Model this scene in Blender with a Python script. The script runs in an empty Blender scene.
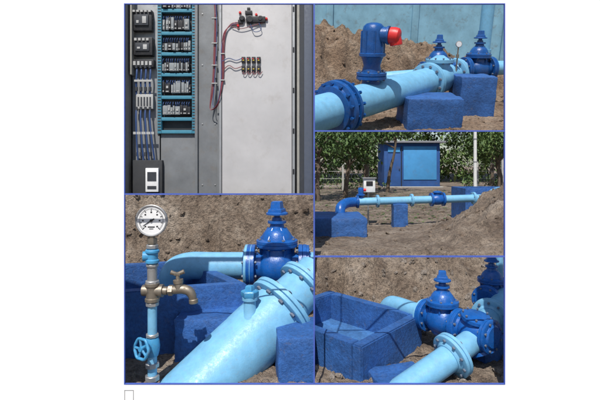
import bpy, bmesh, math, random
from mathutils import Vector, Matrix, noise
random.seed(7)
scene=bpy.context.scene
V=Vector
CUR=Matrix.Identity(4)
GROUPS={}
# ------------------------------------------------------------------ materials
def newmat(name):
    m=bpy.data.materials.new(name); m.use_nodes=True
    nt=m.node_tree; b=nt.nodes['Principled BSDF']; return m,nt,b
def mapping(nt,scale):
    tc=nt.nodes.new('ShaderNodeTexCoord'); mp=nt.nodes.new('ShaderNodeMapping')
    mp.inputs['Scale'].default_value=(scale,)*3
    nt.links.new(tc.outputs['Object'],mp.inputs['Vector']); return mp.outputs['Vector']
def noise_n(nt,vec,sc,det=6,rough=.6):
    n=nt.nodes.new('ShaderNodeTexNoise'); n.inputs['Scale'].default_value=sc
    n.inputs['Detail'].default_value=min(det,4); n.inputs['Roughness'].default_value=rough
    nt.links.new(vec,n.inputs['Vector']); return n.outputs['Fac']
def ramp(nt,fac,stops):
    r=nt.nodes.new('ShaderNodeValToRGB'); e=r.color_ramp.elements
    e[0].position=stops[0][0]; e[0].color=(*stops[0][1],1)
    e[1].position=stops[-1][0]; e[1].color=(*stops[-1][1],1)
    for p,c in stops[1:-1]:
        x=e.new(p); x.color=(*c,1)
    nt.links.new(fac,r.inputs['Fac']); return r.outputs['Color']
def bump(nt,b,h,strength,dist):
    n=nt.nodes.new('ShaderNodeBump'); n.inputs['Strength'].default_value=strength
    n.inputs['Distance'].default_value=dist
    nt.links.new(h,n.inputs['Height']); nt.links.new(n.outputs['Normal'],b.inputs['Normal'])
def mix(nt,f,a,b_):
    m=nt.nodes.new('ShaderNodeMix'); m.data_type='RGBA'
    nt.links.new(f,m.inputs[0]); nt.links.new(a,m.inputs[6]); nt.links.new(b_,m.inputs[7]); return m.outputs[2]
def mul(nt,a,b_,f=1):
    m=nt.nodes.new('ShaderNodeMix'); m.data_type='RGBA'; m.blend_type='MULTIPLY'; m.inputs[0].default_value=f
    nt.links.new(a,m.inputs[6]); nt.links.new(b_,m.inputs[7]); return m.outputs[2]
def sc3(c,k): return tuple(min(1,x*k) for x in c)
def paint(name,col,rough=.4,var=.25,sc=1.0,bs=.15,dirt=(.16,.13,.10),dirtamt=.5,metal=0):
    m,nt,b=newmat(name); v=mapping(nt,sc)
    f=noise_n(nt,v,1.3,5,.65)
    base=ramp(nt,f,[(.3,sc3(col,1-var)),(.7,sc3(col,1+var*.4))])
    f2=noise_n(nt,v,3.1,5,.75)
    msk=ramp(nt,f2,[(.54,(0,0,0)),(.72,(dirtamt,)*3)])
    d=nt.nodes.new('ShaderNodeRGB'); d.outputs[0].default_value=(*dirt,1)
    c=mix(nt,msk,base,d.outputs[0]); nt.links.new(c,b.inputs['Base Color'])
    rr=ramp(nt,f2,[(.4,(rough,)*3),(.7,(min(1,rough+.3),)*3)]); nt.links.new(rr,b.inputs['Roughness'])
    b.inputs['Metallic'].default_value=metal
    if bs>.06: bump(nt,b,noise_n(nt,v,9,3,.6),bs,.08/sc)
    return m
def soil(name,c1,c2,c3,sc):
    m,nt,b=newmat(name); v=mapping(nt,sc)
    f=noise_n(nt,v,.3,5,.7)
    base=ramp(nt,f,[(.32,c1),(.5,c2),(.66,c3)])
    f2=noise_n(nt,v,3.0,5,.8)
    g=ramp(nt,f2,[(.33,(.36,.34,.33)),(.5,(.92,.92,.92)),(.66,(1.3,1.28,1.26))])
    c=mul(nt,base,g,.9)
    vo=nt.nodes.new('ShaderNodeTexVoronoi'); vo.inputs['Scale'].default_value=4.5; vo.inputs['Randomness'].default_value=1; nt.links.new(v,vo.inputs['Vector'])
    ps=ramp(nt,vo.outputs['Distance'],[(.12,(.5,.5,.5)),(.3,(0,0,0))])
    gate=ramp(nt,noise_n(nt,v,1.7,3,.6),[(.5,(0,0,0)),(.62,(1,1,1))])
    ps=mul(nt,ps,gate)
    pc=nt.nodes.new('ShaderNodeRGB'); pc.outputs[0].default_value=(*sc3(c3,1.1),1)
    c=mix(nt,ps,c,pc.outputs[0]); nt.links.new(c,b.inputs['Base Color'])
    b.inputs['Roughness'].default_value=.95
    bump(nt,b,f2,1.0,.6/sc); return m
def flat(name,col,rough=.5,metal=0,sc=1.0): return paint(name,col,rough,.12,sc,.05,dirtamt=.12,metal=metal)
LB=(.175,.43,.64); VB=(.009,.10,.38); CB=(.024,.10,.31)
M_pipe=paint('light_blue_pipe_paint',LB,.36,.17,1,.15,dirt=(.2,.24,.24),dirtamt=.35)
M_valve=paint('blue_valve_paint',VB,.24,.25,1,.22,dirt=(.1,.11,.12),dirtamt=.22)
def concrete(name,col,sc,bs=.5):
    m,nt,b=newmat(name); v=mapping(nt,sc)
    f=noise_n(nt,v,.5,5,.65)
    base=ramp(nt,f,[(.3,sc3(col,.7)),(.52,col),(.72,sc3(col,1.3))])
    f2=noise_n(nt,v,4,5,.75)
    g=ramp(nt,f2,[(.33,(.7,.7,.74)),(.58,(1.08,1.08,1.08))])
    c=mul(nt,base,g,.8)
    msk=ramp(nt,noise_n(nt,v,1.9,5,.8),[(.57,(0,0,0)),(.74,(.4,.4,.4))])
    d=nt.nodes.new('ShaderNodeRGB'); d.outputs[0].default_value=(.15,.14,.135,1)
    c=mix(nt,msk,c,d.outputs[0]); nt.links.new(c,b.inputs['Base Color'])
    b.inputs['Roughness'].default_value=.65
    bump(nt,b,f2,bs,.2/sc); return m
M_conc=concrete('blue_painted_concrete',CB,1)
M_concL=concrete('blue_painted_concrete_upper',CB,.4,.4)
M_trin=concrete('trough_inside_paint',(.05,.16,.38),1,.3)
M_steel=flat('galvanised_steel',(.42,.42,.42),.4,.7)
M_brass=flat('weathered_bronze',(.30,.26,.21),.42,.8)
M_hand=paint('light_blue_handwheel',(.06,.30,.55),.35)
M_bolt=flat('bolt_metal',(.17,.20,.26),.6,.3)
M_white=flat('white_enamel',(.8,.8,.8),.4)
M_black=flat('black_plastic',(.015,.015,.018),.4)
M_red=flat('red_plastic',(.62,.02,.02),.35)
M_soil4=soil('bank_soil',(.145,.103,.073),(.30,.232,.175),(.45,.375,.30),.7)
M_soil5=soil('yard_soil',(.145,.103,.075),(.29,.225,.17),(.42,.345,.275),.6)
M_rock=soil('rock',(.2,.165,.135),(.33,.28,.235),(.45,.39,.335),.8)
# ------------------------------------------------------------------ mesh tools
def group(name):
    e=bpy.data.objects.new(name,None); scene.collection.objects.link(e); e.empty_display_size=.5
    GROUPS[e.name]=[e,[]]; return e
def finish(bm,name,mat,parent=None,smooth=True,xf=True):
    if xf: bm.transform(CUR)
    bmesh.ops.recalc_face_normals(bm,faces=bm.faces)
    if smooth:
        for f in bm.faces: f.smooth=True
        for e in bm.edges:
            if len(e.link_faces)==2 and e.calc_face_angle(0)>math.radians(38): e.smooth=False
    me=bpy.data.meshes.new(name); bm.to_mesh(me); bm.free()
    o=bpy.data.objects.new(name,me); scene.collection.objects.link(o)
    if mat: me.materials.append(mat)
    if parent: GROUPS[parent.name][1].append(o)
    return o
def frame(ax):
    ax=V(ax).normalized(); t=V((0,0,1)) if abs(ax.z)<.9 else V((0,1,0))
    a=ax.cross(t).normalized(); b=ax.cross(a).normalized(); return ax,a,b
def lathe(bm,o,ax,prof,seg=32,rot=0):
    o=V(o); ax,a,b=frame(ax); prev=None
    def ring(h,r):
        return [bm.verts.new(o+ax*h+(a*math.cos(t)+b*math.sin(t))*r) for t in [rot+2*math.pi*i/seg for i in range(seg)]]
    for i,(h,r) in enumerate(prof):
        cur=ring(h,max(r,.0005))
        if prev:
            for j in range(seg):
                bm.faces.new((prev[j],prev[(j+1)%seg],cur[(j+1)%seg],cur[j]))
        if i==0 or i==len(prof)-1: bm.faces.new(cur)
        prev=cur
def cyl(bm,p,q,r,r2=None,seg=24):
    p=V(p);q=V(q); lathe(bm,p,q-p,[(0,r),((q-p).length,r if r2 is None else r2)],seg)
def bx(bm,lo,hi,bev=0,rot=None,piv=None):
    lo=V(lo);hi=V(hi); c=(lo+hi)/2; s=hi-lo
    r=bmesh.ops.create_cube(bm,size=1)
    vs=r['verts']
    for v in vs: v.co=V((v.co.x*s.x,v.co.y*s.y,v.co.z*s.z))+c
    if bev:
        es=list({e for v in vs for e in v.link_edges})
        g=bmesh.ops.bevel(bm,geom=es,offset=bev,segments=2,profile=.6,affect='EDGES')
        vs=list({v for f in g['faces'] for v in f.verts}|{v for v in vs if v.is_valid})
    if rot:
        bmesh.ops.rotate(bm,verts=vs,cent=V(piv) if piv else c,matrix=Matrix.Rotation(rot,3,'Z'))
def sweep(bm,pts,r,seg=16,sub=6):
    P=[V(p) for p in pts]; Q=[]
    if sub>1 and len(P)>2:
        E=[P[0]*2-P[1]]+P+[P[-1]*2-P[-2]]
        for i in range(1,len(E)-2):
            for k in range(sub):
                t=k/sub; a,b,c,d=E[i-1],E[i],E[i+1],E[i+2]
                Q.append(.5*((2*b)+(c-a)*t+(2*a-5*b+4*c-d)*t*t+(3*b-a-3*c+d)*t**3))
        Q.append(P[-1])
    else: Q=P
    prev=None; a=None
    for i,p in enumerate(Q):
        tg=(Q[min(i+1,len(Q)-1)]-Q[max(i-1,0)]).normalized()
        if a is None: _,a,_b=frame(tg)
        a=(a-tg*a.dot(tg)).normalized(); b=tg.cross(a)
        rr=r(i/(len(Q)-1)) if callable(r) else r
        cur=[bm.verts.new(p+(a*math.cos(2*math.pi*j/seg)+b*math.sin(2*math.pi*j/seg))*rr) for j in range(seg)]
        if prev:
            for j in range(seg): bm.faces.new((prev[j],prev[(j+1)%seg],cur[(j+1)%seg],cur[j]))
        if i in(0,len(Q)-1): bm.faces.new(cur)
        prev=cur
def part(parent,name,mat,fn,smooth=True):
    bm=bmesh.new(); fn(bm); return finish(bm,name,mat,parent,smooth)
def bolts(bm,c,ax,R,n,r,h0,h1,off=0):
    c=V(c); ax,a,b=frame(ax)
    for i in range(n):
        t=2*math.pi*(i+.5)/n+off; o=c+(a*math.cos(t)+b*math.sin(t))*R
        lathe(bm,o+ax*h0,ax,[(0,r*.55),((h1-h0),r*.55)],8)
        for h in (h0+.02,h1-r*1.0): lathe(bm,o+ax*h,ax,[(0,r),(r*.9,r)],6)
def flange_pair(par,c,ax,R,th,mat,n=8,name='flange'):
    c=V(c)
    def f(bm):
        for s in(-1,1):
            o=c+V(ax).normalized()*s*th*.55
            lathe(bm,o,V(ax)*s,[(-th*.48,R*.98),(-th*.4,R),(th*.36,R),(th*.46,R*.97),(th*.48,R*.72),(th*.9,R*.66),(th*1.1,R*.62)],36)
    part(par,name,mat,f)
    part(par,name+'_bolts',M_bolt,lambda bm:bolts(bm,c,ax,R*.84,n,R*.075,-th*1.5,th*1.5))
def gate_valve(name,c,ax,a,L=2.0,capmat=None,fl=None):
    g=group(name); c=V(c); axn=V(ax).normalized(); fl=fl or M_valve
    def body(bm):
        lathe(bm,c,axn,[(-L*a+.28*a,1.0*a),(-1.2*a,1.05*a),(-.95*a,1.32*a),(-.4*a,1.5*a),(.4*a,1.5*a),(.95*a,1.32*a),(1.2*a,1.05*a),(L*a-.28*a,1.0*a)],32)
        lathe(bm,c,(0,0,1),[(-1.7*a,.3*a),(-1.55*a,.8*a),(-1.1*a,1.15*a),(0,1.3*a),(1.35*a,1.15*a),(1.5*a,1.55*a),(1.55*a,1.6*a),(1.75*a,1.6*a),(1.78*a,1.55*a),(1.8*a,1.6*a),(2.0*a,1.6*a),(2.05*a,1.5*a),(2.12*a,1.2*a),(2.5*a,1.08*a),(2.8*a,.85*a),(2.95*a,.6*a),(3.3*a,.5*a),(3.32*a,.72*a),(3.5*a,.72*a),(3.52*a,.4*a),(3.75*a,.36*a),(3.76*a,.24*a),(4.1*a,.24*a)],28)
        for k in range(6):
            t=math.pi*k/3; d=V((math.cos(t),math.sin(t),0))
            cyl(bm,c+d*1.25*a+V((0,0,2.05*a)),c+d*.62*a+V((0,0,2.95*a)),.1*a,seg=8)
            cyl(bm,c+d*1.28*a+V((0,0,1.4*a)),c+d*1.15*a+V((0,0,.2*a)),.11*a,seg=8)
    part(g,'body',M_valve,body)
    def ends(bm):
        for s in(-1,1):
            lathe(bm,c+axn*s*L*a,axn*s,[(-.3*a,1.6*a),(-.26*a,1.64*a),(.0,1.64*a),(.03*a,1.56*a),(.05*a,1.64*a),(.3*a,1.64*a),(.34*a,1.6*a),(.36*a,1.25*a),(.62*a,1.16*a)],36)
    part(g,'end_flanges',fl,ends)
    def cap(bm):
        lathe(bm,c+V((0,0,4.0*a)),(0,0,1),[(0,.74*a),(.12*a,.8*a),(.4*a,.72*a),(.45*a,.58*a),(.95*a,.5*a),(1.0*a,.4*a)],4,.5)
        lathe(bm,c+V((0,0,3.98*a)),(0,0,1),[(0,.85*a),(.12*a,.85*a),(.2*a,.7*a)],20)
    part(g,'stem_cap',capmat or M_valve,cap)
    def bl(bm):
        for s in(-1,1): bolts(bm,c+axn*s*L*a,axn,1.38*a,8,.12*a,-.48*a,.48*a)
        bolts(bm,c+V((0,0,1.78*a)),(0,0,1),1.38*a,8,.11*a,-.4*a,.42*a)
    part(g,'bolts',M_bolt,bl)
    return g
def nz(x,y,z=0,s=1): return noise.noise(V((x*s,y*s,z)))
def fb(x,y,s,z=0,o=5): return noise.fractal(V((x*s,y*s,z)),.9,2.1,o)
def ridge(x,y,s,z=0): return 1-abs(noise.noise(V((x*s,y*s,z))))*2
def sst(a,b,x):
    t=max(0,min(1,(x-a)/(b-a))); return t*t*(3-2*t)
def terrain(name,xs,ys,h,mat,skip=None):
    bm=bmesh.new(); G=[[bm.verts.new((x,y,h(x,y))) for x in xs] for y in ys]
    for j in range(len(ys)-1):
        for i in range(len(xs)-1):
            bm.faces.new((G[j][i],G[j][i+1],G[j+1][i+1],G[j+1][i]))
    o=finish(bm,name,mat,None,False)
    for p in o.data.polygons: p.use_smooth=True
    return o
def fr(a,b,s):
    n=max(1,int(round((b-a)/s))); return [a+(b-a)*i/n for i in range(n+1)]
def rocks(name,n,region,h,smin,smax,mat,seed=1,accept=None):
    rnd=random.Random(seed); bm=bmesh.new()
    for k in range(n):
        x=rnd.uniform(region[0],region[1]); y=rnd.uniform(region[2],region[3])
        if accept and not accept(x,y): continue
        s=smin+(smax-smin)*rnd.random()**4
        r=bmesh.ops.create_icosphere(bm,subdivisions=2 if s>smax*.3 else 1,radius=s)
        z=h(x,y); rot=Matrix.Rotation(rnd.random()*6.3,3,V((rnd.random(),rnd.random(),rnd.random()+.1)).normalized())
        sx,sy,sz=rnd.uniform(.7,1.3),rnd.uniform(.7,1.3),rnd.uniform(.5,.8)
        for v in r['verts']:
            d=1+.5*noise.noise(v.co*1.6/s+V((k*3.1,0,0)))
            c=rot@V((v.co.x*sx*d,v.co.y*sy*d,v.co.z*sz*d)); v.co=c+V((x,y,z+s*.1))
    return finish(bm,name,mat,None,False)
def clip(o,no,co=(0,0,0)):
    """trim a model so that it stops at the side of its bay in the display board"""
    n=V(no); c=V(co)
    if not any((v.co-c).dot(n)>0 for v in o.data.vertices): return
    bm=bmesh.new(); bm.from_mesh(o.data)
    bmesh.ops.bisect_plane(bm,geom=bm.verts[:]+bm.edges[:]+bm.faces[:],plane_co=co,plane_no=no,clear_outer=True)
    bm.to_mesh(o.data); bm.free()
def clip_set(before,planes,front=False):
    for o in scene.objects:
        if o.type=='MESH' and o.name not in before:
            for p in planes: clip(o,p)
            if front: clip(o,(0,-1,0),(0,31.2,0))
def snap(): return set(o.name for o in scene.objects)
GZ=-16.0
# ================================================================== LEFT LOWER BAY : gauge, tap, valve, trough
s0=snap()
def h4(x,y):
    toe=50.8+1.6*nz(x,0,3,.12)
    k=sst(toe-1,toe+3,y)
    z=GZ+ sst(toe,toe+2.6,y)*(5.6+1.5*nz(x,0,8,.15)) + sst(toe+3.6+1.2*nz(x,2,5,.2),toe+7.2,y)*8
    z+=.3*fb(x,y,.25)+ 1.6*k*fb(x,y,.28,5) + .3*fb(x,y,1.1,2)*(1+k)
    z+=k*1.5*(ridge(x,y*.5,.3,4)-.5)+k*.5*(ridge(x,y,.9,6)-.5)
    return z
terrain('soil_bank',fr(-36,4,.2),fr(31.4,47,.35)+fr(47.15,60.5,.14),h4,M_soil4)
rocks('rocks',900,(-27,2,31.8,59.5),h4,.06,.55,M_soil4,3,lambda x,y: not(-22<x<-4 and 34<y<49.5))
def trough(name,A,u,v,lu,lv,th,top,bot,floor,mat=M_conc,inner=M_trin):
    g=group(name); A=V((A[0],A[1],0)); u=V((*u,0)).normalized(); v=V((*v,0)).normalized()
    def quadbox(bm,o,lu_,lv_,z0,z1,bev=.1):
        vs=[]
        for z in(z0,z1):
            for (a,b) in((0,0),(lu_,0),(lu_,lv_),(0,lv_)):
                p=o+u*a+v*b; vs.append(bm.verts.new((p.x,p.y,z)))
        F=[(0,1,2,3),(4,5,6,7),(0,1,5,4),(1,2,6,5),(2,3,7,6),(3,0,4,7)]
        fs=[bm.faces.new([vs[i] for i in f]) for f in F]
        es=list({e for f in fs for e in f.edges})
        bmesh.ops.bevel(bm,geom=es,offset=bev,segments=2,affect='EDGES')
    part(g,'wall_1',mat,lambda bm:quadbox(bm,A,lu,th,bot,top))
    part(g,'wall_2',mat,lambda bm:quadbox(bm,A+v*(lv-th),lu,th,bot,top+.01))
    part(g,'wall_3',mat,lambda bm:quadbox(bm,A+v*(th*.98),th,lv-th*1.96,bot,top-.012,.03))
    part(g,'wall_4',mat,lambda bm:quadbox(bm,A+u*(lu-th)+v*(th*.98),th,lv-th*1.96,bot,top-.012,.03))
    part(g,'trough_floor',inner,lambda bm:quadbox(bm,A+u*th*.9+v*th*.9,lu-th*1.8,lv-th*1.8,bot,floor,.02))
    return g
trough('concrete_trough',(-4.7,39.9),(-.96,-.27),(-.60,.80),14,12.4,1.15,-10.5,-17,-14.2)
g=group('inlet_pipe')
part(g,'pipe',M_pipe,lambda bm:sweep(bm,[(-13.2,46,-14.4),(-13.2,46,-12.2),(-12.6,46,-10.8),(-11.2,46,-10.3),(-9,46,-10.3),(-5.2,46,-10.3)],1.38,32,8))
flange_pair(g,(-5.25,46,-10.3),(1,0,0),2.15,.35,M_pipe)
gate_valve('gate_valve',(-2.35,46,-10.3),(1,0,0),1.32,1.95)
g=group('outlet_pipe')
part(g,'pipe',M_pipe,lambda bm:cyl(bm,(.6,46,-10.3),(3.5,46,-10.3),1.38,seg=32))
flange_pair(g,(.62,46,-10.3),(1,0,0),2.1,.3,M_valve)
d=V((6.33,5,5)).normalized(); P0=V((-6.2,35,-16.0))
g=group('water_main_pipe')
part(g,'pipe',M_pipe,lambda bm:cyl(bm,P0-d*6.2,P0+d*6.6,2.6,seg=64))
part(g,'pipe_reducer',M_pipe,lambda bm:lathe(bm,P0+d*7.1,d,[(0,2.35),(1.2,2.0),(3.4,1.9),(4.5,1.9)],48))
flange_pair(g,P0+d*6.9,d,3.2,.42,M_pipe,12)
flange_pair(g,P0+d*9.8,d,2.55,.38,M_pipe,10,'upper_flange')
st=V((-4.0,35.9,-13.0))
def stub(bm):
    lathe(bm,st,(0,0,1),[(-1,.8),(.8,.74),(1.1,.5),(2.2,.48),(2.25,.62),(2.5,.62)],24)
part(g,'stub_socket',M_pipe,stub)
def plug(bm):
    lathe(bm,st+V((0,0,2.5)),(0,0,1),[(0,.66),(.08,.72),(.42,.72),(.5,.64)],6)
    lathe(bm,st+V((0,0,2.95)),(0,0,1),[(0,.42),(.35,.38),(.45,.3)],4,.4)
part(g,'stub_plug',M_hand,plug)
def block(name,lo,hi,rot=0,bev=.18,mat=M_conc):
    g=group(name)
    def f(bm):
        bx(bm,lo,hi,bev)
        bmesh.ops.subdivide_edges(bm,edges=[e for e in bm.edges if e.calc_length()>1],cuts=8,use_grid_fill=True)
        for v in bm.verts:
            v.co+=V((nz(v.co.x,v.co.z,v.co.y,.9),nz(v.co.y,v.co.z,7+v.co.x,.9),nz(v.co.x,v.co.y,3,.8)))*.12
        if rot: bmesh.ops.rotate(bm,verts=bm.verts,cent=(V(lo)+V(hi))/2,matrix=Matrix.Rotation(rot,3,'Z'))
    part(g,'block_body',mat,f)
    def base(bm):
        bx(bm,(lo[0]-.12,lo[1]-.12,lo[2]),(hi[0]+.12,hi[1]+.12,lo[2]+(hi[2]-lo[2])*.18),.08)
        if rot: bmesh.ops.rotate(bm,verts=bm.verts,cent=(V(lo)+V(hi))/2,matrix=Matrix.Rotation(rot,3,'Z'))
    part(g,'footing',mat,base)
block('concrete_block',(-10.2,36.4,-17),(-4.6,41.0,-12.5),.0)
block('concrete_block',(-1.9,33.2,-17),(5,37.8,-12.7),.12)
X=-10.7;Y=32.6
g=group('pressure_gauge')
def rim(bm):
    lathe(bm,(X,Y+.35,-4.0),(0,-1,0),[(0,.9),(.05,1.04),(.42,1.06),(.5,1.15),(.62,1.15),(.66,1.1),(.64,1.03),(.56,1.01)],48)
part(g,'case',M_steel,rim)
part(g,'dial',M_white,lambda bm:lathe(bm,(X,Y-.2,-4.0),(0,-1,0),[(0,1.02),(.03,1.02)],48))
def ticks(bm):
    for k in range(41):
        t=math.radians(-135+270*k/40); L=.2 if k%5==0 else .1
        dd=V((math.sin(t),0,math.cos(t))); c=V((X,Y-.235,-4.0))
        cyl(bm,c+dd*.9,c+dd*(.9-L),.018 if k%5 else .03,seg=6)
    dd=V((-.8,0,-.5)).normalized(); c=V((X,Y-.26,-4.0)); cyl(bm,c-dd*.25,c+dd*.72,.05,.012,8)
    lathe(bm,c,(0,-1,0),[(-.02,.1),(.05,.1)],16)
    for k in range(7):
        t=math.radians(-135+270*k/6); c2=V((X,Y-.235,-4.0))+V((math.sin(t),0,math.cos(t)))*.6
        bx(bm,c2-V((.06,.01,.05)),c2+V((.06,.01,.05)))
    bx(bm,(X-.25,Y-.245,-4.5),(X+.25,Y-.232,-4.42)); bx(bm,(X-.15,Y-.245,-4.62),(X+.15,Y-.232,-4.57))
part(g,'scale_and_needle',M_black,ticks,False)
part(g,'stem',M_brass,lambda bm:[lathe(bm,(X,Y,-5.0),(0,0,-1),[(0,.22),(.3,.22),(.31,.36),(.67,.36),(.68,.25),(.85,.25)],6)])
g=group('sampling_standpipe')
part(g,'pipe',M_pipe,lambda bm:cyl(bm,(X,Y,-5.8),(X,Y,-17.5),.33,seg=24))
def fit(bm):
    for (z,h,r) in ((-5.75,.3,.44),(-7.15,.22,.46),(-8.35,.3,.5),(-9.9,.3,.48),(-12.2,.25,.46),(-14.3,.35,.5),(-15.2,.4,.52)):
        lathe(bm,(X,Y,z),(0,0,-1),[(0,r*.9),(.05,r),(h-.05,r),(h,r*.9)],8)
part(g,'couplings',M_steel,fit)
part(g,'grey_nipple',M_steel,lambda bm:lathe(bm,(X,Y,-7.3),(0,0,-1),[(0,.35),(1.1,.35)],20))
part(g,'upper_tee',M_hand,lambda bm:[lathe(bm,(X,Y,-6.1),(0,0,-1),[(0,.42),(.08,.5),(.22,.5),(.28,.4),(.7,.4),(.78,.5),(.95,.5),(1.0,.42)],24),lathe(bm,(X,Y,-6.6),(-1,-.2,0),[(0,.3),(.55,.36),(.65,.36)],16)])
def tee(bm):
    lathe(bm,(X,Y,-8.5),(0,0,-1),[(0,.42),(.05,.52),(.25,.52),(.3,.44),(1.1,.44),(1.15,.52),(1.35,.52),(1.4,.42)],24)
    lathe(bm,(X,Y,-9.1),(1,-.05,0),[(0,.36),(.55,.38),(.56,.46),(.8,.46),(.82,.3),(1.1,.3)],24)
    lathe(bm,(X,Y,-9.1),(-1,.1,0),[(0,.36),(.5,.4),(.7,.4)],20)
part(g,'lower_tee',M_brass,tee)
g2=group('water_tap')
def tap(bm):
    sweep(bm,[(X+.95,Y,-9.1),(X+1.6,Y,-9.05),(X+2.2,Y,-9.0),(X+2.65,Y,-9.13),(X+2.88,Y,-9.45),(X+2.96,Y,-9.85)],lambda t:.25+.09*math.sin(t*3.1),18,6)
    lathe(bm,(X+2.97,Y,-9.7),(.1,0,-1),[(0,.28),(.05,.33),(.28,.33),(.33,.28)],16)
    lathe(bm,(X+1.2,Y,-9.08),(1,0,0),[(0,.4),(.3,.4)],6)
    lathe(bm,(X+1.95,Y,-9.0),(-.12,0,1),[(0,.34),(.45,.3),(.46,.36),(.7,.36),(.72,.15),(1.15,.13)],16)
    sweep(bm,[(X+1.35,Y-.05,-7.75),(X+1.8,Y,-7.88),(X+2.3,Y+.05,-7.72)],lambda t:.12+.1*abs(t-.5),12,6)
    bx(bm,(X+1.6,Y-.16,-8.0),(X+2.05,Y+.16,-7.78),.04)
part(g2,'tap_body',M_brass,tap)
g=group('stop_valve')
def svb(bm):
    lathe(bm,(X,Y,-12.5),(0,0,-1),[(0,.42),(.2,.5),(.6,.55),(1.0,.5),(1.3,.42)],24)
    lathe(bm,(X,Y,-13.1),(-.5,-.85,.1),[(0,.42),(.5,.38),(.52,.44),(.7,.44),(.72,.2),(.98,.2)],20)
part(g,'valve_body',M_hand,svb)
def wheel(bm):
    ax=V((-.5,-.85,.1)).normalized(); c=V((X,Y,-13.1))+ax*.98; ax,a,b=frame(ax)
    ring=[c+(a*math.cos(t)+b*math.sin(t))*(.7+.035*math.cos(6*t)) for t in [2*math.pi*i/36 for i in range(37)]]
    sweep(bm,ring,.11,10,1)
    for k in range(5):
        t=2*math.pi*k/5; cyl(bm,c,c+(a*math.cos(t)+b*math.sin(t))*.68,.09,seg=8)
    lathe(bm,c-ax*.1,ax,[(0,.2),(.25,.18)],12)
part(g,'handwheel',M_hand,wheel)
clip_set(s0,[(1,-.0311,0),(0,.0645,1)],True)
# ================================================================== RIGHT : yard + lower trough bay
s0=snap()
def h5(x,y):
    z=GZ+.1
    if y<62:
        toe=52+.8*nz(x,0,3,.15)
        k=sst(toe-1.5,toe+1.5,y)*(1-sst(57,60,y))
        z+=sst(toe,toe+5.5,y)*(3.95)
        z+=.28*fb(x,y,.3)+1.4*fb(x,y,.35,5)*k+.25*fb(x,y,1.2,2)+k*1.2*(ridge(x,y*.6,.35,3)-.5)
        z-=.1*sst(30,60,y)
        # the floor of the concrete trough is dug in
        u=((x-4.5)*.66+(y-32.8)*.75); w_=(-(x-4.5)*.70+(y-32.8)*.71)
        if .3<u<9.3 and .3<w_<10.7: z=min(z,-16.1)
    else: z=-12.0+.2*fb(x,y,.2)
    if y>=57:
        m=math.exp(-((x-37)/9.5)**2-((y-74)/11)**2)*9.0+math.exp(-((x-27)/7)**2-((y-66)/6)**2)*2.0
        z+=m*(1+.25*fb(x,y,.25,9))+min(m,1.5)*.35*(ridge(x,y,.4,12)-.5)
        z+=.16*fb(x,y,.6,3)+.07*fb(x,y,1.8,5)
    if y>260: z=-12
    return z
def notrough(x,y):
    u=((x-4.5)*.66+(y-32.8)*.75); w_=(-(x-4.5)*.70+(y-32.8)*.71)
    return not(-.3<u<10 and -.3<w_<11.5)
xs=[-1500,-400,-100,-40,-20,-8]+fr(-1,58,.3)+[66,72,80,95,120,160,240,500,1500]
ys=fr(31.4,62,.22)+fr(62.4,110,.5)+fr(112,260,4)+[300,400,700,1500,4000]
terrain('ground',xs,ys,h5,M_soil5)
rocks('loose_stones',900,(1,27,31.8,58.5),h5,.05,.42,M_rock,5,notrough)
rocks('yard_stones',900,(2,55,60,130),h5,.08,.5,M_soil5,6)
trough('concrete_trough',(4.5,32.8),(6.1,6.9),(-6.3,6.4),9.6,11.0,.95,-13.3,-17.5,-15.85)
g=group('inlet_pipe')
a0=V((11.0,39.9,-13.2)); dr=V((2.5,-3.6,0)).normalized()
part(g,'pipe',M_pipe,lambda bm:sweep(bm,[a0-dr*4.9+V((0,0,-2.2)),a0-dr*4.7+V((0,0,-1.0)),a0-dr*4.1+V((0,0,-.2)),a0-dr*3.2,a0-dr*1.5,a0],.74,28,8))
flange_pair(g,a0,dr,1.25,.24,M_pipe)
gate_valve('gate_valve',a0+dr*1.95,dr,.84,1.95)
g=group('strainer')
c0=a0+dr*5.0
def strn(bm):
    lathe(bm,c0-dr*1.3,dr,[(0,.8),(.5,.95),(.9,1.15),(1.9,1.15),(2.4,.95),(2.7,.8)],28)
    lathe(bm,c0,(.1,-.2,1),[(0,.95),(.95,.95),(1.0,1.2),(1.25,1.2),(1.3,.9),(1.45,.5)],24)
    lathe(bm,c0,dr*.5+V((0,0,-1)),[(0,.8),(1.5,.7),(1.55,.95),(1.8,.95)],24)
part(g,'body',M_valve,strn)
flange_pair(g,c0-dr*1.35,dr,1.3,.24,M_valve); flange_pair(g,c0+dr*1.35,dr,1.3,.24,M_valve,name='outlet_flange')
part(g,'cover_bolts',M_bolt,lambda bm:bolts(bm,c0+V((.1,-.2,1.1)),(.1,-.2,1),1.05,8,.09,-.2,.35))
g=group('water_main_pipe')
q=[V((6.0,31.3,-16.5)),V((11.5,33.9,-14.35)),V((14.2,35.7,-13.5)),V((16.3,38.6,-13.0)),V((18.7,41.5,-12.4))]
part(g,'pipe',M_pipe,lambda bm:cyl(bm,q[0]-(q[1]-q[0])*.3,q[1],.98,seg=40))
part(g,'tee_body',M_pipe,lambda bm:sweep(bm,[q[1],q[1].lerp(q[2],.5),q[2],q[2].lerp(q[3],.5),q[3]],.9,32,6))
part(g,'tee_branch',M_pipe,lambda bm:cyl(bm,c0+dr*1.4,q[2]+V((0,0,0)),.85,seg=28))
part(g,'far_pipe',M_pipe,lambda bm:cyl(bm,q[3],q[4]+(q[4]-q[3])*.2,.85,seg=28))
flange_pair(g,q[1],q[1]-q[0],1.7,.3,M_pipe,10); flange_pair(g,q[3],q[3]-q[2],1.55,.28,M_pipe,10,'far_flange')
gate_valve('gate_valve',(18.3,43.0,-12.4),(2.4,3,.2),.8,1.95)
g=group('vent_pipe')
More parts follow.
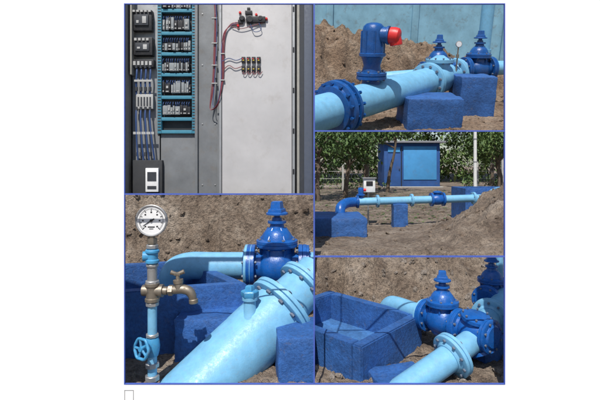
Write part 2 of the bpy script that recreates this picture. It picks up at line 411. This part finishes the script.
part(g,'pipe',M_pipe,lambda bm:cyl(bm,(20.4,46,-17),(20.4,46,-2),.36))
part(g,'collar',M_pipe,lambda bm:lathe(bm,(20.4,46,-12.5),(0,0,1),[(0,.5),(.5,.5)],20))
block('concrete_block',(5.2,31.9,-17.5),(9.2,34.6,-15.3),.25)
block('concrete_block',(14.2,36.6,-17.5),(17,39.4,-14.2),.4)
clip_set(s0,[(-1,.0317,0)])
for o in list(scene.objects):
    if o.type=='MESH' and o.name not in s0:
        clip(o,(0,-1,0),(0,31.2,0))
        if o.name not in('ground','yard_stones'): clip(o,(0,.2055,1))
# ================================================================== RIGHT MIDDLE : yard with long pipeline
s0=snap()
M_pipeU=paint('light_blue_pipeline_paint',LB,.4,.15,.4,.05,dirtamt=.3)
block('concrete_block',(-2,75,-13),(11.2,86,-8.9),0,.2,M_concL)
block('concrete_block',(18.1,87,-13),(20.9,89.5,-7.6),0,.15,M_concL)
g=group('pipeline')
def pl(bm):
    sweep(bm,[(7.5,84,-10),(7.5,84,-9),(7.7,84.6,-7.9),(9.0,86.5,-7.3),(11,88,-7.2)],.95,24,8)
part(g,'elbow',M_valve,pl)
part(g,'long_pipe',M_pipeU,lambda bm:cyl(bm,(11,88,-7.2),(36.8,89.5,-6.55),.75,seg=28))
part(g,'end_pipe',M_pipeU,lambda bm:sweep(bm,[(36.8,89.5,-6.55),(38.5,91,-6.2),(41,95,-5.6),(46,100,-5.4)],.75,24,6))
for xx,mt in((11.2,M_valve),(15.2,M_pipeU),(22,M_pipeU),(34.5,M_pipeU)):
    flange_pair(g,(xx,88+(xx-11)*.058,-7.2+(xx-11)*.0252),(1,.058,.025),1.25,.2,mt,8,'flange')
g=group('check_valve')
part(g,'body',M_valve,lambda bm:[lathe(bm,(25.8,88.9,-6.83),(1,.058,.025),[(0,1.35),(.35,1.35),(.4,.9),(1.0,1.1),(1.7,1.1),(2.3,.9),(2.35,1.35),(2.7,1.35)],28),lathe(bm,(27.15,88.95,-6.8),(0,0,1),[(0,.7),(1.2,.7),(1.3,.9),(1.5,.9),(1.7,.4)],20)])
g=group('air_release_valve')
part(g,'body',M_valve,lambda bm:lathe(bm,(11.9,88.1,-6.6),(0,0,1),[(0,.5),(.6,.5),(.65,.8),(.9,.8),(.95,.5),(1.8,.6),(2.1,.5),(2.2,.2)],20))
part(g,'red_cap',M_red,lambda bm:lathe(bm,(12.4,88,-4.9),(1,0,0),[(0,.3),(.5,.3)],16))
g=group('meter_box')
M_boxw=flat('box_paint',(.7,.7,.68),.5)
part(g,'cabinet',M_boxw,lambda bm:bx(bm,(12.6,89,-5.4),(14.9,90.2,-2.7),.12))
part(g,'door_window',M_black,lambda bm:bx(bm,(13.1,88.9,-4.1),(14.4,89.05,-3.2),.03))
part(g,'post',M_steel,lambda bm:cyl(bm,(13.7,90.4,-12.5),(13.7,90.4,-2.9),.16))
part(g,'lid',M_steel,lambda bm:bx(bm,(12.4,88.7,-2.68),(15.1,90.5,-2.5),.04))
g=trough('concrete_trough',(34.6,94),(1,0),(0,1),16,9,1.2,-4.9,-13,-9,M_concL,M_concL)
g=group('pump_house')
M_hutD=paint('hut_dark_blue',(.02,.085,.28),.7,.3,.1,.05,dirtamt=.25); M_hutL=paint('hut_light_blue',(.055,.27,.56),.7,.2,.08,.05,dirtamt=.25)
M_roof=flat('metal_roof',(.25,.25,.27),.5,.3)
part(g,'walls',M_hutD,lambda bm:bx(bm,(46,246,-12.5),(76.5,266,12),.15))
part(g,'front_panel',M_hutL,lambda bm:bx(bm,(56.5,245.6,-8),(74.6,246.1,10.2),.1))
part(g,'door',M_hutD,lambda bm:[bx(bm,(48,245.7,-11.5),(54.6,246.2,6.4),.1)])
part(g,'door_trim',M_black,lambda bm:[bx(bm,(55.2,245.4,-12),(55.6,246.05,10.4)),bx(bm,(54.0,245.4,-3),(54.4,245.8,-2))])
part(g,'door_lintel',M_hutL,lambda bm:[bx(bm,(48,245.55,7),(54.6,246.05,9.6))])
part(g,'roof',M_roof,lambda bm:bx(bm,(43.6,243.0,12.05),(79,269,13.1),.1))
M_post=flat('concrete_post',(.42,.41,.38),.8)
part(g,'plinth',M_post,lambda bm:bx(bm,(45,243,-12.6),(77.5,245.9,-11.7),.1))
g=group('wire_fence')
def posts(bm):
    for x in (8,20,32,84,96,108,120): bx(bm,(x,214,-12.5),(x+.9,214.9,5.5),.1)
part(g,'posts',M_post,posts)
def wires(bm):
    for a,b_ in((0,33),(84,128)):
        for z in (-10,-6.5,-3,.5,4): cyl(bm,(a,214.3,z),(b_,214.3,z),.05,seg=6)
        for k in range(a,b_-8,3):
            cyl(bm,(k,214.2,-12),(k+9,214.2,5),.02,seg=4); cyl(bm,(k+9,214.25,-12),(k,214.25,5),.02,seg=4)
part(g,'mesh_wires',M_steel,wires,False)
g=group('utility_pole')
M_pole=flat('pale_pole',(.62,.62,.6),.7)
part(g,'shaft',M_pole,lambda bm:cyl(bm,(61.5,158,-12.5),(61.5,158,30),.62,.5,16))
part(g,'bands',M_steel,lambda bm:[lathe(bm,(61.5,158,z),(0,0,1),[(0,.7),(.4,.7)],16) for z in(1,9)])
def leafmat(name,c1,c2):
    m,nt,b=newmat(name)
    oi=nt.nodes.new('ShaderNodeNewGeometry')
    c=ramp(nt,oi.outputs['Random Per Island'],[(0,c1),(1,c2)]); nt.links.new(c,b.inputs['Base Color'])
    b.inputs['Roughness'].default_value=.7
    return m
M_leaf=leafmat('foliage',(.022,.05,.012),(.08,.14,.03)); M_leaf2=leafmat('foliage_light',(.04,.085,.02),(.13,.19,.05))
M_bark=paint('bark',(.12,.09,.065),.9,.4,.5,.6)
def leaves(bm,c,R,n,s,rnd,flatz=.7):
    for i in range(n):
        p=V((rnd.gauss(0,1),rnd.gauss(0,1),rnd.gauss(0,1)*flatz))*R*.5+c
        if p.z>.0745*p.y: continue
        rot=Matrix.Rotation(rnd.random()*6.28,3,'Z')@Matrix.Rotation(rnd.uniform(-1.2,1.2),3,'X')
        L=s*rnd.uniform(.6,1.5); w=L*.42
        vs=[bm.verts.new(p+rot@V(q)) for q in((0,-L,0),(w,0,.1*L),(0,L,0),(-w,0,.1*L))]
        bm.faces.new(vs)
def tree(name,x,y,th,cr,nclump,ls,seed,mat=M_leaf,lean=0,tr=1.0,ok=None):
    rnd=random.Random(seed); g=group(name); base=V((x,y,-12.4)); top=base+V((lean,0,th))
    C=[]
    def tk(bm):
        sweep(bm,[base,base.lerp(top,.35)+V((rnd.uniform(-.6,.6),0,0)),base.lerp(top,.7)+V((rnd.uniform(-.8,.8),0,0)),top],lambda t:tr*(1.25-.75*t),12,5)
        for k in range(9):
            a=rnd.random()*6.28; s=base.lerp(top,rnd.uniform(.6,1)); e=s+V((math.cos(a)*cr*.8,math.sin(a)*cr*.8,rnd.uniform(.2,.7)*cr))
            if ok and not ok(e): continue
            sweep(bm,[s,s.lerp(e,.5)+V((0,0,rnd.uniform(-.5,1.0))),e],lambda t:tr*(.5-.38*t),8,4); C.append(e); C.append(s.lerp(e,.65))
    part(g,'trunk',M_bark,tk)
    def lv(bm):
        for k in range(nclump):
            c=rnd.choice(C)+V((rnd.gauss(0,1)*cr*.35,rnd.gauss(0,1)*cr*.3,rnd.gauss(0,.8)*cr*.25))
            if ok and not ok(c): continue
            leaves(bm,c,rnd.uniform(1.2,3.2),32,ls,rnd)
    part(g,'crown',mat,lv,False)
# the crowns keep clear of the open space in front of the hut
def clear(c): return not(.165*c.y<c.x<.335*c.y and c.z<.057*c.y) and c.z>-4
tree('tree',16.5,165,19,12,80,.75,11,lean=2,tr=.8,ok=clear)
tree('tree',27,182,21,12,90,.8,12,lean=-1,tr=.9,ok=clear)
tree('tree',6,150,17,11,60,.7,13,tr=.8,ok=clear)
tree('tree',31,205,25,13,80,.85,14,tr=.8,ok=clear)
tree('tree',84,190,20,14,120,.8,15,M_leaf2,tr=1.0,ok=clear)
tree('tree',78,176,19,10,70,.7,16,M_leaf2,tr=.55,ok=clear)
tree('tree',98,230,25,15,90,.9,17,tr=1.1,ok=clear)
tree('tree',38,196,25,13,90,.8,18,tr=.7,lean=4,ok=lambda c:clear(c) and c.z>.03*c.y)
rnd=random.Random(5)
bm=bmesh.new()
for k in range(420):
    x=rnd.uniform(0,190); y=rnd.uniform(300,350); z=rnd.uniform(-2,30) if rnd.random()<.8 else rnd.uniform(-9,2)
    leaves(bm,V((x,y,z)),rnd.uniform(4,9),32,1.7,rnd)
finish(bm,'distant_trees',M_leaf2,None,False)
bm=bmesh.new()
for k in range(80):
    x=rnd.uniform(5,120); y=rnd.uniform(222,240)
    if 43<x<82: continue
    leaves(bm,V((x,y,rnd.uniform(-11.5,-6.5))),rnd.uniform(2,4),34,.8,rnd)
finish(bm,'hedge',M_leaf2,None,False)
bm=bmesh.new()
for k in range(2600):
    x=rnd.uniform(0,70); y=rnd.uniform(92,215); z=h5(x,y)+.05; L=rnd.uniform(.15,.5); a=rnd.random()*6.3
    vs=[bm.verts.new((x+L*math.cos(a+t),y+L*math.sin(a+t),z+rnd.uniform(0,.12))) for t in(0,1.3,3.1,4.4)]; bm.faces.new(vs)
finish(bm,'fallen_leaves',M_leaf2,None,False)
for o in list(scene.objects):
    if o.type=='MESH' and o.name not in s0: clip(o,(0,-.0755,1))
# ================================================================== RIGHT UPPER : air valve bay (terrace above the trees)
s0=snap()
CUR=Matrix.Rotation(math.radians(17),4,'X')@Matrix.Scale(7.2,4)
MV_keep=M_valve
M_soil2=soil('trench_soil',(.17,.11,.072),(.31,.215,.145),(.42,.32,.235),.11)
M_valve=paint('blue_valve_paint_upper',(.009,.08,.29),.25,.28,.15,.2,dirt=(.1,.11,.12),dirtamt=.25)
M_concU=concrete('blue_painted_concrete_terrace',CB,.15,.4)
def h2(x,y):
    e=52.5+ (x-2)*.42+1.5*nz(x,0,2,.2)
    k=sst(e-1,e+2,y)
    z=-9.6+sst(e,e+7.5,y)*(9.0+1.0*nz(x,y,1,.15)- .19*max(0,x-4)) 
    z+=.3*fb(x,y,.35)+1.2*fb(x,y,.4,4)*k+.16*fb(x,y,1.5,3)+k*1.1*(ridge(x,y,.4,2)-.5)
    return z
terrain('soil_terrace',fr(-4,42,.25),fr(36,72,.22),h2,M_soil2)
rocks('terrace_stones',700,(0,30,38,70),h2,.06,.36,M_soil2,9)
g=group('boundary_wall')
M_wall=paint('pale_blue_wall',(.25,.48,.62),.8,.25,.04,.05,dirtamt=.5)
part(g,'wall_face',M_wall,lambda bm:bx(bm,(-12,72,-6),(48,73,14)))
part(g,'pilasters',M_wall,lambda bm:[bx(bm,(x,71.6,-6),(x+1,72.05,14),.05) for x in(4,17,31)])
M_p2=paint('light_blue_main_paint',LB,.36,.18,.15,.12,dirt=(.2,.24,.24),dirtamt=.35)
A=V((1.0,38,-7.2)); B=V((14.8,52,-5.9)); dx=(B-A).normalized()
g=group('water_main_pipe')
part(g,'pipe',M_p2,lambda bm:cyl(bm,A-dx*1.5,B,1.6,seg=56))
fc=A.lerp(B,.19)
part(g,'restraint_ring',M_valve,lambda bm:lathe(bm,fc-dx*.2,dx,[(-1.1,1.75),(-1.05,2.1),(-.7,2.15),(-.6,2.5),(-.25,2.55),(-.2,2.2),(.1,2.2),(.15,2.55),(.5,2.5),(.6,2.05),(1.0,1.95),(1.1,1.75)],48))
part(g,'ring_bolts',M_valve,lambda bm:bolts(bm,fc-dx*.2,dx,2.32,14,.16,-1.0,.95))
flange_pair(g,B-dx*.4,dx,2.15,.33,M_p2,12,'end_flange')
part(g,'tee_housing',M_p2,lambda bm:[lathe(bm,B,dx,[(0,1.5),(.6,1.5),(1.4,1.7),(2.6,1.7),(3.2,1.4),(5.5,1.35)],36),lathe(bm,B+dx*2,(0,0,1),[(0,1.2),(1.8,1.2),(1.9,1.6),(2.25,1.6),(2.3,1.0),(2.7,.4)],28)])
part(g,'housing_bolts',M_bolt,lambda bm:bolts(bm,B+dx*2+V((0,0,2.05)),(0,0,1),1.4,10,.12,-.3,.4))
flange_pair(g,B+dx*5.6,dx,2.0,.3,M_p2,10,'second_flange')
g=group('air_release_valve')
av=V((6.9,44.1,-6.6))
def avb(bm):
    lathe(bm,av,(0,0,1),[(0,.9),(1.75,.9),(1.85,1.45),(2.1,1.45),(2.15,1.35),(2.2,1.45),(2.45,1.45),(2.5,.95),(3.1,.8),(3.5,.9),(3.9,1.05),(4.0,1.26),(4.25,1.26),(4.3,1.08),(6.3,1.05),(6.7,.95),(6.95,.7),(7.05,.3)],36)
    for k in range(8):
        t=k*math.pi/4; dd=V((math.cos(t),math.sin(t),0)); cyl(bm,av+dd*1.1+V((0,0,4.2)),av+dd*1.08+V((0,0,6.3)),.09,seg=8)
    lathe(bm,av+V((0,0,5.9)),(1,-.45,.0),[(.8,.78),(1.35,.74),(1.36,.85),(1.55,.85)],24)
part(g,'body',M_valve,avb)
part(g,'flange_bolts',M_bolt,lambda bm:bolts(bm,av+V((0,0,2.17)),(0,0,1),1.24,8,.12,-.5,.5))
part(g,'red_outlet',M_red,lambda bm:[lathe(bm,av+V((1.4,-.63,5.9)),(1,-.45,-.12),[(0,.6),(.05,.76),(.5,.8),(.85,.74),(1.0,.55),(1.05,.3)],28),lathe(bm,av+V((1.9,-.85,5.9)),(.15,-.1,-1),[(0,.5),(.75,.58),(.9,.55)],20)])
block('concrete_block',(10.6,44,-11.5),(16.2,49.0,-6.7),0,.15,M_concU)
block('concrete_block',(17.8,50,-11.5),(21.8,54,-5.2),0,.15,M_concU)
gate_valve('gate_valve',(16.6,55.5,-5.4),(1,.25,0),.92,1.9)
gate_valve('gate_valve',(22.6,58.5,-5.1),(1,.3,0),.95,1.9)
g=group('branch_pipe')
part(g,'pipe_left',M_p2,lambda bm:cyl(bm,(9.5,55,-5.9),(14.6,55,-5.5),.75))
part(g,'pipe_middle',M_p2,lambda bm:cyl(bm,(18.0,56,-5.3),(20.8,58,-5.1),.9))
part(g,'pipe_right',M_p2,lambda bm:cyl(bm,(24.4,59,-5.0),(34,61.5,-5.0),.9))
flange_pair(g,(19.6,57.1,-5.2),(1,.7,0),1.5,.25,M_p2)
g=group('vent_pipe')
part(g,'pipe',M_p2,lambda bm:cyl(bm,(24.5,62,-9),(24.5,62,12),.82))
part(g,'collar',M_p2,lambda bm:lathe(bm,(24.5,62,-3.4),(0,0,1),[(0,1.0),(.6,1.0)],24))
g=group('pressure_gauge')
part(g,'stem',M_brass,lambda bm:[cyl(bm,(18.4,54,-5),(18.4,54,-2.2),.08),lathe(bm,(18.4,54,-3.4),(0,0,1),[(0,.18),(.4,.18)],8)])
part(g,'case',M_steel,lambda bm:lathe(bm,(18.4,54,-1.85),(0,-1,0),[(-.1,.34),(.1,.38),(.14,.36)],24))
part(g,'dial',M_white,lambda bm:lathe(bm,(18.4,54,-1.85),(0,-1,0),[(.13,.3),(.17,.3)],24))
CUR=Matrix.Identity(4)
M_valve=MV_keep
for o in list(scene.objects):
    if o.type=='MESH' and o.name not in s0: clip(o,(0,.0757,-1))
# ================================================================== LEFT UPPER : control cabinet
s0=snap()
CUR=Matrix.Translation((-24,60,-29/7.5))@Matrix.Scale(1/7.5,4)
g=group('electrical_cabinet')
M_int=flat('cabinet_interior_dark',(.03,.032,.036),.6,sc=.5)
M_plate=flat('zinc_plate',(.30,.31,.32),.45,.3,sc=.4)
M_sheet=paint('grey_sheet_steel',(.17,.18,.19),.5,.25,.25,.05,dirtamt=.35)
M_door=paint('pale_grey_door',(.47,.46,.46),.45,.14,.12,.03,dirt=(.3,.27,.24),dirtamt=.3)
M_duct=flat('cyan_cable_duct',(.055,.24,.34),.5)
M_dark=flat('dark_frame',(.035,.04,.05),.5)
M_comp=flat('grey_component',(.24,.26,.27),.5)
M_beige=flat('beige_frame',(.30,.29,.26),.6)
M_wb=flat('blue_wire',(.03,.07,.2),.4); M_wr=flat('red_wire',(.22,.05,.06),.4); M_yel=flat('yellow_plastic',(.5,.35,.04),.4)
M_cw=flat('component_white',(.42,.42,.41),.5)
P=lambda n,m,L,bev=0,sm=True: part(g,n,m,lambda bm:[bx(bm,a,b,bev) for a,b in L],sm)
P('back_panel',M_int,[((-60,22,-30),(200,24,225))])
P('left_side_wall',M_dark,[((-60,-12,-30),(4,-8,225))])
P('left_frame_edge',M_beige,[((4,-9,-30),(7,12,225)),((9,2,120),(11,14,225))],.4)
P('mounting_plate',M_plate,[((8,12,28),(36,14,225))],.3)
P('second_mounting_plate',M_int,[((34,11,60),(76,13,225))],.3)
P('side_sheet',M_sheet,[((38,9,-30),(101,11,62)),((75.5,8,-30),(101,10,225))],.6)
P('sheet_fold',M_sheet,[((73.5,5,-30),(76.5,11,225)),((97,2,-30),(99.5,9,225))],.5)
P('sheet_screws',M_steel,[((x,7.5,w),(x+1.4,8.05,w+1.4)) for x in(80,93) for w in(8,70,130,182)],.3)
P('lower_housing',M_int,[((11,4,-30),(41,10,34))],1)
P('meter',M_white,[((25,1,2),(38,4.5,26))],.6)
P('meter_screen',M_dark,[((27,.6,13),(36,1.2,22)),((27,.6,5),(36,1.2,8))])
L=[((35.5,6,61),(39.5,11,200)),((70.5,6,61),(74.5,11,200))]
for w in (61,74,96,119,140,161,184): L.append(((39.6,6,w),(70.4,11,w+3.4)))
P('cable_ducts',M_duct,L,.3)
L=[]
for w in range(64,198,3): L+=[((36,5.7,w),(39,6.05,w+1.1)),((71,5.7,w),(74,6.05,w+1.1))]
P('duct_slots',M_dark,L)
rnd=random.Random(4)
LA,LBk,LC,LT=[],[],[],[]
for w,h in ((166,12),(145,9),(124,9),(102,11),(80,9),(188,12)):
    x=41
    while x<68:
        wd=min(rnd.choice((1.9,2.4,3.1,5.2)),69.5-x)
        hh=h*rnd.uniform(.75,1.1); dp=rnd.uniform(4,6)
        a,b=((x,dp,w),(x+wd-.35,10,w+hh)); (LA if rnd.random()<.5 else LBk).append((a,b))
        if rnd.random()<.6: LC.append(((x+wd*.25,dp-.8,w+hh*.45),(x+wd*.65,dp+.1,w+hh*.68)))
        LT.append(((x+wd*.15,dp-.35,w+hh*.1),(x+wd*.7,dp+.05,w+hh*.2)))
        x+=wd+(.8 if rnd.random()<.12 else 0)
P('breakers_grey',M_comp,LA,.15); P('breakers_black',M_black,LBk,.15); P('breaker_levers',M_cw,LC); P('terminal_marks',M_cw,LT)
def dw(bm):
    for w in (182,160,139,117,95):
        for i in range(12):
            x=42+i*2.3+rnd.uniform(-.4,.4)
            sweep(bm,[(x,7,w-2),(x+rnd.uniform(-.5,.5),5,w-4.0),(x+rnd.uniform(-.8,.8),6,w-6.5)],.35,6,3)
part(g,'breaker_wires',M_wb,dw)
P('contactors',M_black,[((10,5,165),(30,12,186)),((12,4,140),(31,12,158)),((10,5,128),(32,12,136))],.6)
P('contactor_fronts',M_dark,[((13,3.5,170),(27,5.2,181)),((14,3,144),(28,4.2,152))],.4)
P('contactor_buttons',M_cw,[((15,3,172),(17.5,3.6,175)),((21,3,172),(25,3.6,179)),((16,2.5,146),(19,3.1,148)),((22,2.5,145.5),(26,3.1,150.5))],.2)
P('contactor_terminals',M_cw,[((11+i*4,3.4,183.5),(13.5+i*4,5.1,185.5)) for i in range(5)]+[((13+i*4,2.9,154.5),(15.5+i*4,4.1,157)) for i in range(4)]+[((11.5+i*4,4.3,130),(14+i*4,5.1,134)) for i in range(5)])
P('terminal_block',M_cw,[((14,6,86),(31,11,101))],.5)
P('terminal_screws',M_dark,[((15.5+i*3,5.6,89),(17+i*3,6.1,98)) for i in range(5)])
def wv(bm):
    for i in range(4):
        x=14+i*4.6
        sweep(bm,[(x,8,130),(x+1,5,122),(x+.4,5,112),(x,7,100)],.9,8,4)
        sweep(bm,[(x,7,88),(x+.6,4,76),(x+1.4+i*.5,4,52),(x+2+i,6,33)],.9,8,4)
part(g,'power_cables',M_wb,wv)
def cl(bm):
    for i in range(4):
        x=14+i*4.6
        for w in(127,104,84,38): lathe(bm,(x+.2,6.5-(.5 if w>100 else 0),w),(0,0,1),[(0,1.5),(4,1.5)],10)
part(g,'cable_lugs',M_dark,cl)
P('cable_clamps',M_cw,[((12,3,60),(33,4,62.5)),((13,3,113),(31,4,115))])
P('door',M_door,[((103,-6,-30),(172,-3,225))],1.0)
P('door_edge_strip',M_plate,[((100,-5,-30),(102.4,2,225)),((172.4,-7,-30),(175,-2,225))],.4)
P('hinge_gap',M_black,[((175.2,-1,-30),(177,2,225)),((101.6,0,-30),(103.8,2,225))])
P('outer_frame',M_beige,[((177,-5,-30),(179.5,0,225))],.4)
P('outer_side',M_dark,[((179.5,-4,-30),(240,1,225))])
P('outer_profile',flat('slate_profile',(.07,.085,.12),.5),[((184,-6,-30),(192,-4.1,225))],.5)
P('latch_slots',M_black,[((172.9,-7.3,w),(174.5,-6.9,w+5)) for w in(20,60,100,140,180)])
def sw(bm):
    for (x,w,r) in((123,173,3),(131,172,4.4),(141,173,3)):
        lathe(bm,(x,-6,w),(0,-1,0),[(0,r),(2,r),(2.2,r*.7),(3.6,r*.65)],16)
    bx(bm,(127,-9,169),(146,-6,175),.6); bx(bm,(126,-8,177),(133,-6,181),.5); bx(bm,(119,-8,168),(124,-6,172),.4); bx(bm,(128,-8,181.2),(131,-6,184),.3)
    for r_ in range(2):
        for c in range(4):
            bx(bm,(122.5+c*5,-8,121+r_*8.5),(126.3+c*5,-6,127+r_*8.5),.5)
part(g,'selector_switches',M_black,sw)
def yl(bm):
    for r_ in range(2):
        for c in range(4): bx(bm,(123.5+c*5,-8.5,122.8+r_*8.5),(125.2+c*5,-7.9,123.9+r_*8.5),.2)
part(g,'contact_labels',M_yel,yl)
def rl(bm):
    for (x,w) in((121,179),(147,173),(137,177),(119,166)): lathe(bm,(x,-6,w),(0,-1,0),[(0,1.3),(2,1.2),(2.4,.8)],12)
    for c in range(4): bx(bm,(123.2+c*5,-8.5,132.9),(124.4+c*5,-7.9,134.0),.2)
part(g,'indicator_lamps',M_red,rl)
def wr(bm):
    for o in (0,.9,1.7):
        sweep(bm,[(93+o,0,205),(95+o,-1,180),(94+o,0,150),(93+o,0,120),(91+o,0,100),(90,1,85),(96+o,-3,87),(101,-7,96),(103+o,-7.5,115),(103.5+o,-7.5,140),(105+o,-8,158),(112,-7.5,166+o),(120,-7.5,168+o)],.4,6,5)
    sweep(bm,[(104,-7.5,122),(110,-7.5,127),(116,-7.5,124),(123,-7.5,126)],.4,6,5)
    sweep(bm,[(113,-7.5,165),(122,-8,163),(134,-8,166),(146,-7.5,170)],.35,6,5)
    for c in range(4): sweep(bm,[(124.5+c*5,-7.5,121),(124+c*5,-8,119),(126+c*5,-8,118.5),(128+c*5,-7.6,121)],.35,6,4)
part(g,'red_wires',M_wr,wr)
def wb2(bm):
    sweep(bm,[(95,-1,205),(97,-2,170),(96,-1,135),(94,0,105),(93,0,88),(98,-4,90),(102.4,-7.5,110),(103,-7.6,145),(108,-7.5,163),(118,-7.5,169)],.4,6,5)
    sweep(bm,[(103.5,-7.6,131),(110,-7.6,134),(117,-7.5,132),(123,-7.5,134)],.4,6,5)
    sweep(bm,[(139,-8,170),(142,-8.5,162),(135,-8.5,160),(131,-8,168)],.35,6,5)
part(g,'blue_wires',M_wb,wb2)
P('cable_ties',M_cw,[((92,-2.2,w),(97.5,.5,w+1)) for w in(110,128,150,175)]+[((102,-8.5,w),(106,-6.1,w+1)) for w in(112,138)])
CUR=Matrix.Identity(4)
clip_set(s0,[(1,-.0311,0),(0,-.0647,-1)])
# ================================================================== display board
g=group('display_board')
M_paper,nt,b=newmat('white_board'); b.inputs['Roughness'].default_value=.9
f=noise_n(nt,mapping(nt,1),2,3); nt.links.new(ramp(nt,f,[(0,(.93,.93,.93)),(1,(.96,.96,.96))]),b.inputs['Base Color'])
M_edge=flat('blue_edge_trim',(.06,.11,.45),.6)
xl,xr,zt,zb=-12.12,14.13,11.14,-15.12
P2=lambda n,m,L: part(g,n,m,lambda bm:[bx(bm,a,b_) for a,b_ in L],False)
P2('board',M_paper,[((-27,31,-22),(xl,31.12,11.8)),((xr,31,-22),(27,31.12,11.8)),((xl,31,zt),(xr,31.12,11.8)),((xl,31,-22),(xr,31.12,zb))])
w=.06
P2('trim',M_edge,[((xl,30.97,zb),(xl+w,31.1,zt)),((xr-w,30.97,zb),(xr,31.1,zt)),((xl+w,30.97,zt-w),(xr-w,31.1,zt)),((xl+w,30.97,zb),(xr-w,31.1,zb+w)),
 ((.925,30.97,zb+w),(1.025,31.1,zt-w)),((xl+w,30.97,-2.055),(.925,31.1,-1.955)),((1.025,30.97,2.295),(xr-w,31.1,2.395)),((1.025,30.97,-6.355),(xr-w,31.1,-6.255))])
M_ol=flat('grey_outline',(.3,.3,.3),.7)
P2('empty_box_mark',M_ol,[((-12.1,30.985,-16.6),(-12.05,30.998,-15.5)),((-11.5,30.985,-16.6),(-11.45,30.998,-15.5)),((-12.05,30.985,-15.55),(-11.5,30.998,-15.5))])
bm=bmesh.new(); vs=[bm.verts.new(p) for p in((-3000,-3000,-22.1),(3000,-3000,-22.1),(3000,5000,-22.1),(-3000,5000,-22.1))]; bm.faces.new(vs)
finish(bm,'lower_ground',M_soil5,None,False)
# ------------------------------------------------------------------ parent parts
for n,(e,ch) in GROUPS.items():
    pts=[v.co for o in ch for v in o.data.vertices]
    if not pts: continue
    c=sum((V(p) for p in pts),V((0,0,0)))/len(pts); e.location=c
    for o in ch:
        o.parent=e; o.matrix_parent_inverse=Matrix.Translation(-c)
for o in list(scene.objects):
    if o.type=='MESH' and len(o.data.polygons)==0: bpy.data.objects.remove(o)
# ------------------------------------------------------------------ light
sd=V((-.22,-1,1.5)).normalized()
w_=bpy.data.worlds.new('World'); scene.world=w_; w_.use_nodes=True; nt=w_.node_tree
sk=nt.nodes.new('ShaderNodeTexSky'); sk.sky_type='NISHITA'; sk.sun_disc=False
sk.sun_elevation=math.asin(sd.z); sk.sun_rotation=math.atan2(sd.x,sd.y)
bg=nt.nodes['Background']; nt.links.new(sk.outputs[0],bg.inputs[0]); bg.inputs[1].default_value=.11
l=bpy.data.lights.new('sun','SUN'); l.energy=5.0; l.angle=math.radians(.5); l.color=(1,.96,.9)
lo=bpy.data.objects.new('sun',l); scene.collection.objects.link(lo); lo.rotation_euler=(-sd).to_track_quat('-Z','Y').to_euler(); lo.location=(-20,-60,90)
# ------------------------------------------------------------------ camera
cd=bpy.data.cameras.new('camera'); co=bpy.data.objects.new('camera',cd); scene.collection.objects.link(co)
co.location=(0,0,0); co.rotation_euler=(math.radians(90),0,0)
cd.sensor_width=36; cd.lens=27; cd.shift_y=-35/600; cd.clip_end=6000; cd.clip_start=.5
scene.camera=co
scene.view_settings.view_transform='Standard'
